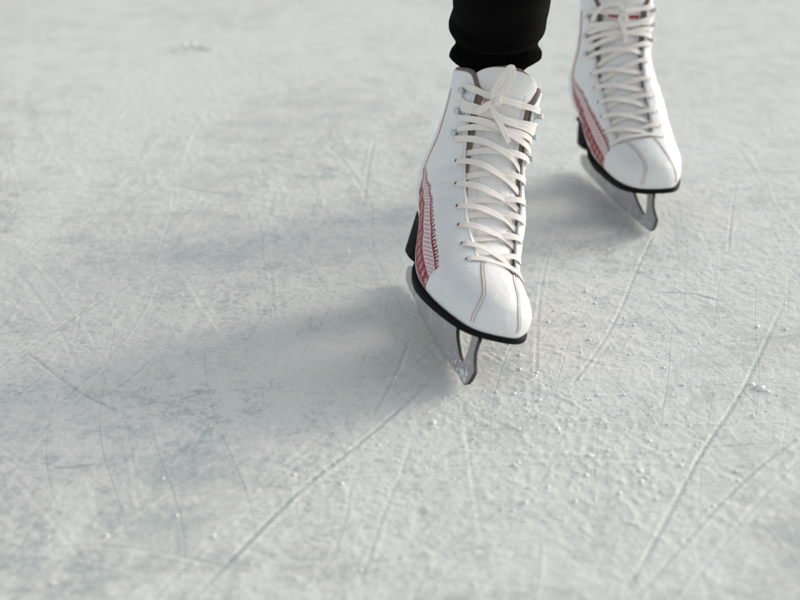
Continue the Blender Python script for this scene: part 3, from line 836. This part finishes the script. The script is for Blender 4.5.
LINES = [  # picture positions, half width m, depth, ridge, snow
 ([(170, 51), (188, 47), (212, 50)], .0075, .0040, .0030, 0, 0), ([(30, 0), (22, 150), (45, 300), (70, 480), (78, 600)], .0110, .0001, .0001, .30, 0), ([(468, 392), (452, 360), (436, 328), (412, 280)], .0018, .0008, .0010, 0, 0), ([(657, 234), (625, 204), (585, 168)], .0020, .0008, .0010, 0, 0),
 ([(560, 300), (620, 340), (720, 360)], .0060, .0001, .0002, .25, 0), ([(100, 480), (180, 430), (300, 350)], .0050, .0001, .0002, .22, 0), ([(250, 600), (300, 540), (420, 500)], .0060, .0001, .0002, .2, 0),
 ([(192, 600), (240, 550), (300, 490), (350, 450), (400, 408), (440, 372)], .0024, .0012, .0009, 0, 1),
 ([(357, 592), (385, 510), (402, 470), (412, 440)], .0018, .0006, .0005, 0, 0), ([(620, 600), (655, 540), (700, 455), (730, 410), (750, 375), (790, 290)], .0022, .0012, .0004, 0, -1),
 ([(635, 600), (700, 525), (750, 475), (800, 435)], .0017, .0009, .0006, 0, 1), ([(400, 476), (480, 468), (560, 462), (700, 447), (810, 441)], .0016, .0010, .0006, 0, 1),
 ([(250, 487), (320, 482), (390, 475)], .0016, .0010, .0005, 0, 0), ([(25, 350), (75, 388), (125, 415)], .0020, .0012, .0003, 0, 0), ([(0, 380), (60, 372), (120, 360), (170, 347)], .0018, .0005, .0008, .2, 0),
 ([(95, 400), (130, 378), (160, 348)], .0014, .0008, .0004, 0, 0), ([(203, 283), (206, 292), (190, 330), (181, 352), (182, 395)], .0050, .0002, .0006, .45, 0), ([(215, 350), (220, 375), (226, 400)], .0018, .0002, .0003, .4, 0),
 ([(188, 394), (225, 412), (272, 432)], .0018, .0003, .0006, .35, 0), ([(52, 467), (75, 466), (95, 463)], .0018, .0014, .0003, 0, 0), ([(168, 183), (200, 190), (232, 194)], .0028, .0014, .0008, 0, 0),
 ([(250, 150), (300, 158), (350, 176), (400, 190)], .0024, .0010, .0004, 0, 0), ([(280, 178), (340, 176), (400, 171)], .0024, .0010, .0004, 0, 0), ([(374, 140), (368, 170), (364, 205)], .0022, .0010, .0005, 0, 0),
 ([(235, 40), (248, 55), (270, 72), (310, 92)], .0035, .0010, .0010, 0, 1), ([(172, 52), (150, 75), (125, 105), (104, 128)], .0030, .0008, .0008, 0, -1), ([(60, 90), (100, 98), (150, 102)], .0022, .0003, .0006, .3, 0),
 ([(735, 190), (731, 220), (728, 255)], .0018, .0008, .0005, 0, 0), ([(545, 322), (570, 308), (592, 298)], .0030, .0002, .0005, .45, 0), ([(560, 350), (590, 362), (625, 368)], .0024, .0002, .0005, .4, 0), ([(655, 292), (690, 293), (725, 302)], .0024, .0010, .0008, 0, 0),
 ([(410, 340), (395, 375), (370, 420)], .0022, .0008, .0006, 0, 0), ([(640, 590), (620, 560), (560, 520), (470, 500)], .0014, .0006, .0004, 0, 0), ([(0, 560), (80, 545), (160, 552), (260, 575)], .0016, .0006, .0005, .25, 0),
 ([(560, 260), (620, 262), (700, 270), (800, 262)], .0018, .0008, .0005, 0, 0), ([(300, 600), (330, 560), (345, 520), (350, 480)], .0013, .0005, .0004, 0, 0), ([(700, 160), (740, 168), (800, 172)], .0028, .0006, .0006, 0, 0), ([(520, 380), (600, 392), (680, 385)], .0013, .0006, .0004, 0, 0),
 ([(100, 290), (180, 300), (280, 312), (400, 318)], .0014, .0006, .0004, 0, 0), ([(0, 440), (60, 430), (120, 432)], .0014, .0006, .0004, 0, 0), ([(655, 232), (640, 262), (610, 330), (560, 400)], .0018, .0007, .0006, 0, 0)]
for pts, w_, dp, rd, sn, sd_ in LINES: carve(px_line(pts), w_*(.72 if sn == 0 else 1), dp, rd*(.55 if sn == 0 else 1), sn, sd_)
rl = random.Random(5)
for k in range(120):       # older, fainter traces all over the sheet
    y0 = rl.uniform(.6, 1)**1 * rl.choice((1, 1.4, 2.2, 3.2)); x0 = rl.uniform(-.75, .8)*max(.7, y0*.8)
    a0 = rl.choice((rl.gauss(1.35, .25), rl.gauss(.12, .22), rl.uniform(0, PI), rl.gauss(2.0, .3))); L = rl.uniform(.12, 1.0); cv = rl.gauss(0, .5)
    n_ = 9; pts = []; x_, y_, a_ = x0, y0, a0
    for j in range(n_): pts.append((x_, y_)); x_ += math.cos(a_)*L/n_; y_ += math.sin(a_)*L/n_; a_ += cv*L/n_
    k_ = rl.random()
    carve(np.array(pts), rl.uniform(.0010, .0020)*max(1, y0*.8), rl.uniform(.0001, .0005), rl.uniform(.0001, .0004), 0 if k_ < .55 else rl.uniform(.1, .35), rl.choice((-1, 0, 1)))
amp = np.clip((4.2-np.abs(Y))/1.5, .15, 1)
H *= amp
# the blades stand on the sheet: keep it just below the contact lines
for u_, v_ in ((466, 385), (440, 330), (410, 275), (655, 230), (618, 197), (585, 170)):
    x0, y0 = ground(u_, v_); H -= np.clip(H, 0, 1)*np.exp(-((X-x0)**2+(Y-y0)**2)/.02**2)
H -= .0012
nr_, nc_ = X.shape
me = bpy.data.meshes.new('ice')
me.vertices.add(nr_*nc_); me.vertices.foreach_set('co', np.stack([X, Y, H], -1).astype(np.float32).ravel())
idx = np.arange(nr_*nc_, dtype=np.int32).reshape(nr_, nc_)
Q = np.stack([idx[:-1, :-1], idx[:-1, 1:], idx[1:, 1:], idx[1:, :-1]], -1).reshape(-1, 4)
me.loops.add(Q.size); me.loops.foreach_set('vertex_index', Q.ravel()); me.polygons.add(len(Q)); me.polygons.foreach_set('loop_start', np.arange(0, Q.size, 4, dtype=np.int32)); me.polygons.foreach_set('loop_total', np.full(len(Q), 4, np.int32))
me.polygons.foreach_set('use_smooth', np.ones(len(Q), bool)); me.update()
def ice_mat():
    M = NT('skated_ice')
    s_ = M.attr('snow')
    f1 = M.noise(420, 2, .68); f2 = M.noise(1500, 0, .6); f4 = M.attr('tone')
    k = M.math('ADD', s_, M.math('MULTIPLY', M.math('SUBTRACT', f1, .5), .95))
    # hair-fine cuts left by blades: thin contour lines of strongly stretched noise, in several directions
    cuts = None; powder = None
    warp = M.t.nodes.new('ShaderNodeVectorMath'); warp.operation = 'MULTIPLY_ADD'
    wn = M.t.nodes.new('ShaderNodeTexNoise'); wn.inputs['Scale'].default_value = 1.3; wn.inputs['Detail'].default_value = 1; M.l(M.oc, wn.inputs['Vector'])
    M.l(wn.outputs['Color'], warp.inputs[0]); warp.inputs[1].default_value = (.22, .22, 0); M.l(M.oc, warp.inputs[2])
    for i, (ang, N_, wd, thr, fr) in enumerate([(78, 22, .0007, .47, 2.6), (102, 17, .0008, .49, 2.0), (14, 20, .0007, .47, 2.4), (-22, 18, .0006, .49, 2.8), (52, 16, .0008, .48, 2.0), (84, 9, .0022, .55, 1.6), (165, 12, .0014, .56, 2.2)]):
        mp = M.t.nodes.new('ShaderNodeMapping'); M.l(warp.outputs[0], mp.inputs['Vector']); mp.inputs['Rotation'].default_value = (0, 0, math.radians(-ang)); mp.inputs['Location'].default_value = (i*3.7, i*1.9, 0)
        sp = M.t.nodes.new('ShaderNodeSeparateXYZ'); M.l(mp.outputs[0], sp.inputs[0])
        u = M.math('MULTIPLY', sp.outputs['Y'], float(N_)); cell = M.math('FLOOR', u)
        wnz = M.t.nodes.new('ShaderNodeTexWhiteNoise'); wnz.noise_dimensions = '1D'; M.l(M.math('ADD', cell, i*31.7), wnz.inputs['W']); rnd = wnz.outputs['Value']
        slope = M.math('MULTIPLY', M.math('MULTIPLY', M.math('SUBTRACT', M.math('FRACT', M.math('MULTIPLY', rnd, 7.3)), .5), .5), M.math('SINE', M.math('MULTIPLY', sp.outputs['X'], 1.7)))
        d_ = M.math('ABSOLUTE', M.math('SUBTRACT', M.math('SUBTRACT', u, cell), M.math('ADD', M.math('ADD', .25, M.math('MULTIPLY', rnd, .5)), slope)))
        al = M.t.nodes.new('ShaderNodeTexNoise'); al.noise_dimensions = '1D'; al.inputs['Scale'].default_value = 1.0; al.inputs['Detail'].default_value = 0
        M.l(M.math('ADD', M.math('MULTIPLY', sp.outputs['X'], fr), M.math('MULTIPLY', rnd, 91.0)), al.inputs['W'])
        m_ = M.ramp(al.outputs['Fac'], thr, thr+.14)
        ln = M.math('MULTIPLY', M.ramp(d_, wd*N_, wd*N_*.35), m_)
        if i >= 5: powder = ln if powder is None else M.math('MAXIMUM', powder, ln)
        else: cuts = ln if cuts is None else M.math('MAXIMUM', cuts, ln)
    k = M.math('ADD', k, M.math('MULTIPLY', powder, .45)); k = M.math('SUBTRACT', k, M.math('MULTIPLY', cuts, .30))
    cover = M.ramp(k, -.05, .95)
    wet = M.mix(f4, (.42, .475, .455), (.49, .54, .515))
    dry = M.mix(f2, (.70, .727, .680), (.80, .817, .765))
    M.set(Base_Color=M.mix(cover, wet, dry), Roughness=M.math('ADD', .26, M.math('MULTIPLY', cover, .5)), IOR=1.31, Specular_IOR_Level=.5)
    M.bump(M.math('ADD', M.math('MULTIPLY', f1, 1.1), M.math('ADD', M.math('MULTIPLY', f2, .35), M.math('SUBTRACT', M.math('MULTIPLY', powder, .4), M.math('MULTIPLY', cuts, .7)))), .0010, .55); return M.m
MAT['ice'] = ice_mat(); me.materials.append(MAT['ice'])
ice = link(bpy.data.objects.new('ice', me)); ice['kind'] = 'structure'
rough_zone = .30+.80*sstep(-.35, .35, fbm(Xw*3.2, Yw*3.2, 83, 3))      # some stretches are worn smooth, others frosted and granular
streak = fbm(Xw*5+Yw*2, Yw*22, 87, 4, .6)      # scrape bands lie across the view
fine = (fbm(Xw*150, Yw*165, 61, 3, .72)*.85+fbm(Xw*30, Yw*30, 67, 4, .62)*.55)*rough_zone+.34*streak*(1.2-rough_zone)
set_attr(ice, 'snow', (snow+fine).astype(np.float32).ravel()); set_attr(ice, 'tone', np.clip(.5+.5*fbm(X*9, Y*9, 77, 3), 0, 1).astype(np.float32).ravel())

# loose crumbs of scraped ice lying on the sheet
def crumb_mat():
    M = NT('snow_crumbs'); M.set(Base_Color=M.mix(M.noise(300, 3), (.80, .81, .80), (.88, .88, .86)), Roughness=.6); M.bump(M.noise(1500, 3), .0005, .7); return M.m
mb = MB(); rc = random.Random(9)
def crumb(x, y, r):
    i = min(max(int(np.searchsorted(gx, x)), 0), nc_-1); j = min(max(int(np.searchsorted(gy, y)), 0), nr_-1)
    z = float(H[j, i])+r*.1; sx, sy, sz = rc.uniform(.7, 1.4), rc.uniform(.7, 1.4), rc.uniform(.45, .8); a = rc.uniform(0, 6.3); c, q = math.cos(a), math.sin(a)
    V = []
    for (p, o, t) in ICO_V:
        g = r*rc.uniform(.7, 1.25); V.append((x+(p*sx*c-o*sy*q)*g, y+(p*sx*q+o*sy*c)*g, z+t*sz*g))
    mb.add(V, ICO_F)
for (u, v, ru, rv, n_, r0) in [(600, 480, 110, 40, 900, .0012), (520, 400, 90, 40, 500, .0012), (650, 420, 120, 40, 600, .0012), (450, 405, 45, 25, 260, .0010), (400, 480, 120, 60, 350, .0010), (700, 350, 120, 50, 350, .0013), (200, 450, 200, 100, 420, .0010), (500, 560, 250, 50, 400, .0010), (130, 200, 160, 100, 200, .0015), (620, 260, 150, 40, 160, .0014), (560, 340, 60, 30, 200, .0013)]:
    for k in range(n_//4):
        x, y = ground(rc.gauss(u, ru*.7), min(640, max(20, rc.gauss(v, rv*.7)))); crumb(x, y, r0*.85*math.exp(rc.gauss(0, .42)))
for (u, v, r) in [(760, 388, .0055), (752, 384, .0035), (768, 391, .003), (213, 386+150, .0025), (107, 535, .0032), (52, 582, .003), (608, 450, .003), (640, 470, .003), (575, 500, .003), (240, 37, .004), (184, 45, .0085), (193, 44, .008), (202, 46, .006), (177, 46, .006), (590, 455, .0028), (620, 492, .003), (548, 486, .003)]:
    x, y = ground(u, v); crumb(x, y, r)
cr = mb.build('snow', crumb_mat()); tag(cr, 'loose white crumbs of scraped snow on the ice', kind='stuff')

# ------------------------------------------------------------------ the skater's black trousers
bpy.context.view_layer.update()
def leg_path(root, m, knee, hip):
    W = root.matrix_world
    loc = [W @ Vector((.0035*m, .086, .245)), W @ Vector((.0035*m, .086, .275)), W @ Vector((.0030*m, .084, .300))]
    loc[1].x -= .004; loc[2].x -= .010
    up = loc[2]+Vector((.002, -.004, .05))
    return [tuple(v) for v in loc]+[tuple(up), knee, hip]
def leg_mesh(mbt, path, rad, seed):
    n = 190; C = catmull(path, n*4); L = np.r_[0, np.cumsum(np.linalg.norm(np.diff(C, axis=0), axis=1))]
    u = np.linspace(0, 1, n)**1.35*L[-1]; C = np.stack([np.interp(u, L, C[:, j]) for j in range(3)], -1)
    T = norm(np.gradient(C, axis=0)); seg = 72; V = []
    a = np.arange(seg)*2*PI/seg
    for k in range(n):
        X_ = norm(np.cross(T[k], [0, -1., 0])*-1); Y_ = np.cross(T[k], X_)
        h = u[k]-.005-.006*np.sin(a)+.0025*np.sin(2*a+seed)+.002*np.cos(a)
        r = np.interp(h, rad[0], rad[1])
        ang = .85+.3*np.sin(a*1.0+seed*2+k*.01)
        fold = ang*np.interp(h, [0, .050, .057, .070, .078, .090, .108, .125, .15, .3], [0, 0, .0010, -.0068, -.0015, .0042, .0010, .0014, .0, 0])
        wr = .0012*np.sin(h*75+2.2*np.sin(a*1+seed)+1.3*np.sin(2*a+seed))*np.interp(h, [.07, .10, .16, .3], [0, 1, .8, 1.5])
        r = r+fold+wr
        fy = float(np.interp(u[k], [0, .068, .10], [.84, .86, 1.05]))
        V += [tuple(C[k]+X_*(r[j]*math.cos(a[j]))+Y_*(r[j]*fy*math.sin(a[j]))) for j in range(seg)]
    F = grid_faces(n, seg, closed=True); F.append(tuple(reversed(range(seg)))); F.append(tuple(range((n-1)*seg, n*seg)))
    mbt.add(V, F)
HIP = Vector((.19, 1.50, .90))
mbt = MB()
rad1 = ([0, .040, .047, .053, .062, .072, .090, .12, .3, .55, .75], [.030, .0315, .043, .0505, .0515, .0480, .0500, .0500, .060, .078, .092])
leg_mesh(mbt, leg_path(R1, 1, (.115, 1.17, .56), tuple(HIP+Vector((-.085, 0, 0)))), rad1, 1.0)
leg_mesh(mbt, leg_path(R2, -1, (.315, 1.60, .58), tuple(HIP+Vector((.085, 0, 0)))), rad1, 2.6)
V = []; ns, nl = 40, 14
for i in range(nl):
    f = i/(nl-1); z = .80+.20*f; wx = .155+.012*math.sin(f*PI)-.03*f; wy = .105+.02*math.sin(f*PI); 
    V += [(HIP.x+wx*math.cos(2*PI*j/ns), HIP.y+.0+wy*math.sin(2*PI*j/ns), z+(-.04*abs(math.cos(2*PI*j/ns)) if i == 0 else 0)) for j in range(ns)]
F = grid_faces(nl, ns, closed=True)+[tuple(reversed(range(ns))), tuple(range((nl-1)*ns, nl*ns))]
mbt.add(V, F)
person = bpy.data.objects.new('person', None); COL.objects.link(person); person.location = (.19, 1.45, 0)
tag(person, 'person in slim black trousers gliding on the white figure skates', 'person')
tr = mbt.build('trousers', MAT['trousers'], person); tr.location = (-.19, -1.45, 0)
rm = tr.modifiers.new('one_cloth', 'REMESH'); rm.mode = 'VOXEL'; rm.voxel_size = .0030; rm.use_smooth_shade = True
#END ICE#

# ------------------------------------------------------------------ camera
cam = bpy.data.cameras.new('camera'); co = bpy.data.objects.new('camera', cam); COL.objects.link(co)
co.location = (0, 0, CAM_H); co.rotation_euler = (PI/2-CAM_TH, 0, 0)
cam.sensor_width = 36; cam.lens = CAM_F/800*36; cam.clip_end = 500; cam.clip_start = .02
cam.dof.use_dof = True; cam.dof.focus_distance = 1.33; cam.dof.aperture_fstop = 3.4
scene.camera = co

# ------------------------------------------------------------------ light
SUN_EL, SUN_AZ = math.radians(18), math.radians(64)      # azimuth clockwise from +Y
w = bpy.data.worlds.new('World'); scene.world = w; w.use_nodes = True
nt = w.node_tree; sky = nt.nodes.new('ShaderNodeTexSky'); sky.sky_type = 'NISHITA'; sky.sun_disc = False
sky.sun_elevation = SUN_EL; sky.sun_rotation = SUN_AZ; sky.air_density = 1.0; sky.dust_density = 2.0; sky.ozone_density = 1.0
hs = nt.nodes.new('ShaderNodeHueSaturation'); hs.inputs['Saturation'].default_value = .24      # thin cloud: a paler sky
nt.links.new(sky.outputs[0], hs.inputs['Color']); nt.links.new(hs.outputs[0], nt.nodes['Background'].inputs[0]); nt.nodes['Background'].inputs[1].default_value = .15
sd = bpy.data.lights.new('sun', 'SUN'); so = bpy.data.objects.new('sun', sd); COL.objects.link(so)
sd.energy = .74; sd.angle = math.radians(18); sd.color = (1, .84, .77)
d = Vector((math.sin(SUN_AZ)*math.cos(SUN_EL), math.cos(SUN_AZ)*math.cos(SUN_EL), math.sin(SUN_EL)))
so.rotation_euler = d.to_track_quat('Z', 'Y').to_euler()
scene.view_settings.view_transform = 'Standard'; scene.view_settings.look = 'None'; scene.view_settings.gamma = 1
scene.view_settings.use_curve_mapping = False; scene.view_settings.exposure = .64
scene.render.engine = 'CYCLES'
scene.cycles.use_denoising = True; scene.cycles.max_bounces = 6; scene.cycles.diffuse_bounces = 3; scene.cycles.glossy_bounces = 2
scene.cycles.use_adaptive_sampling = True; scene.cycles.adaptive_threshold = .02
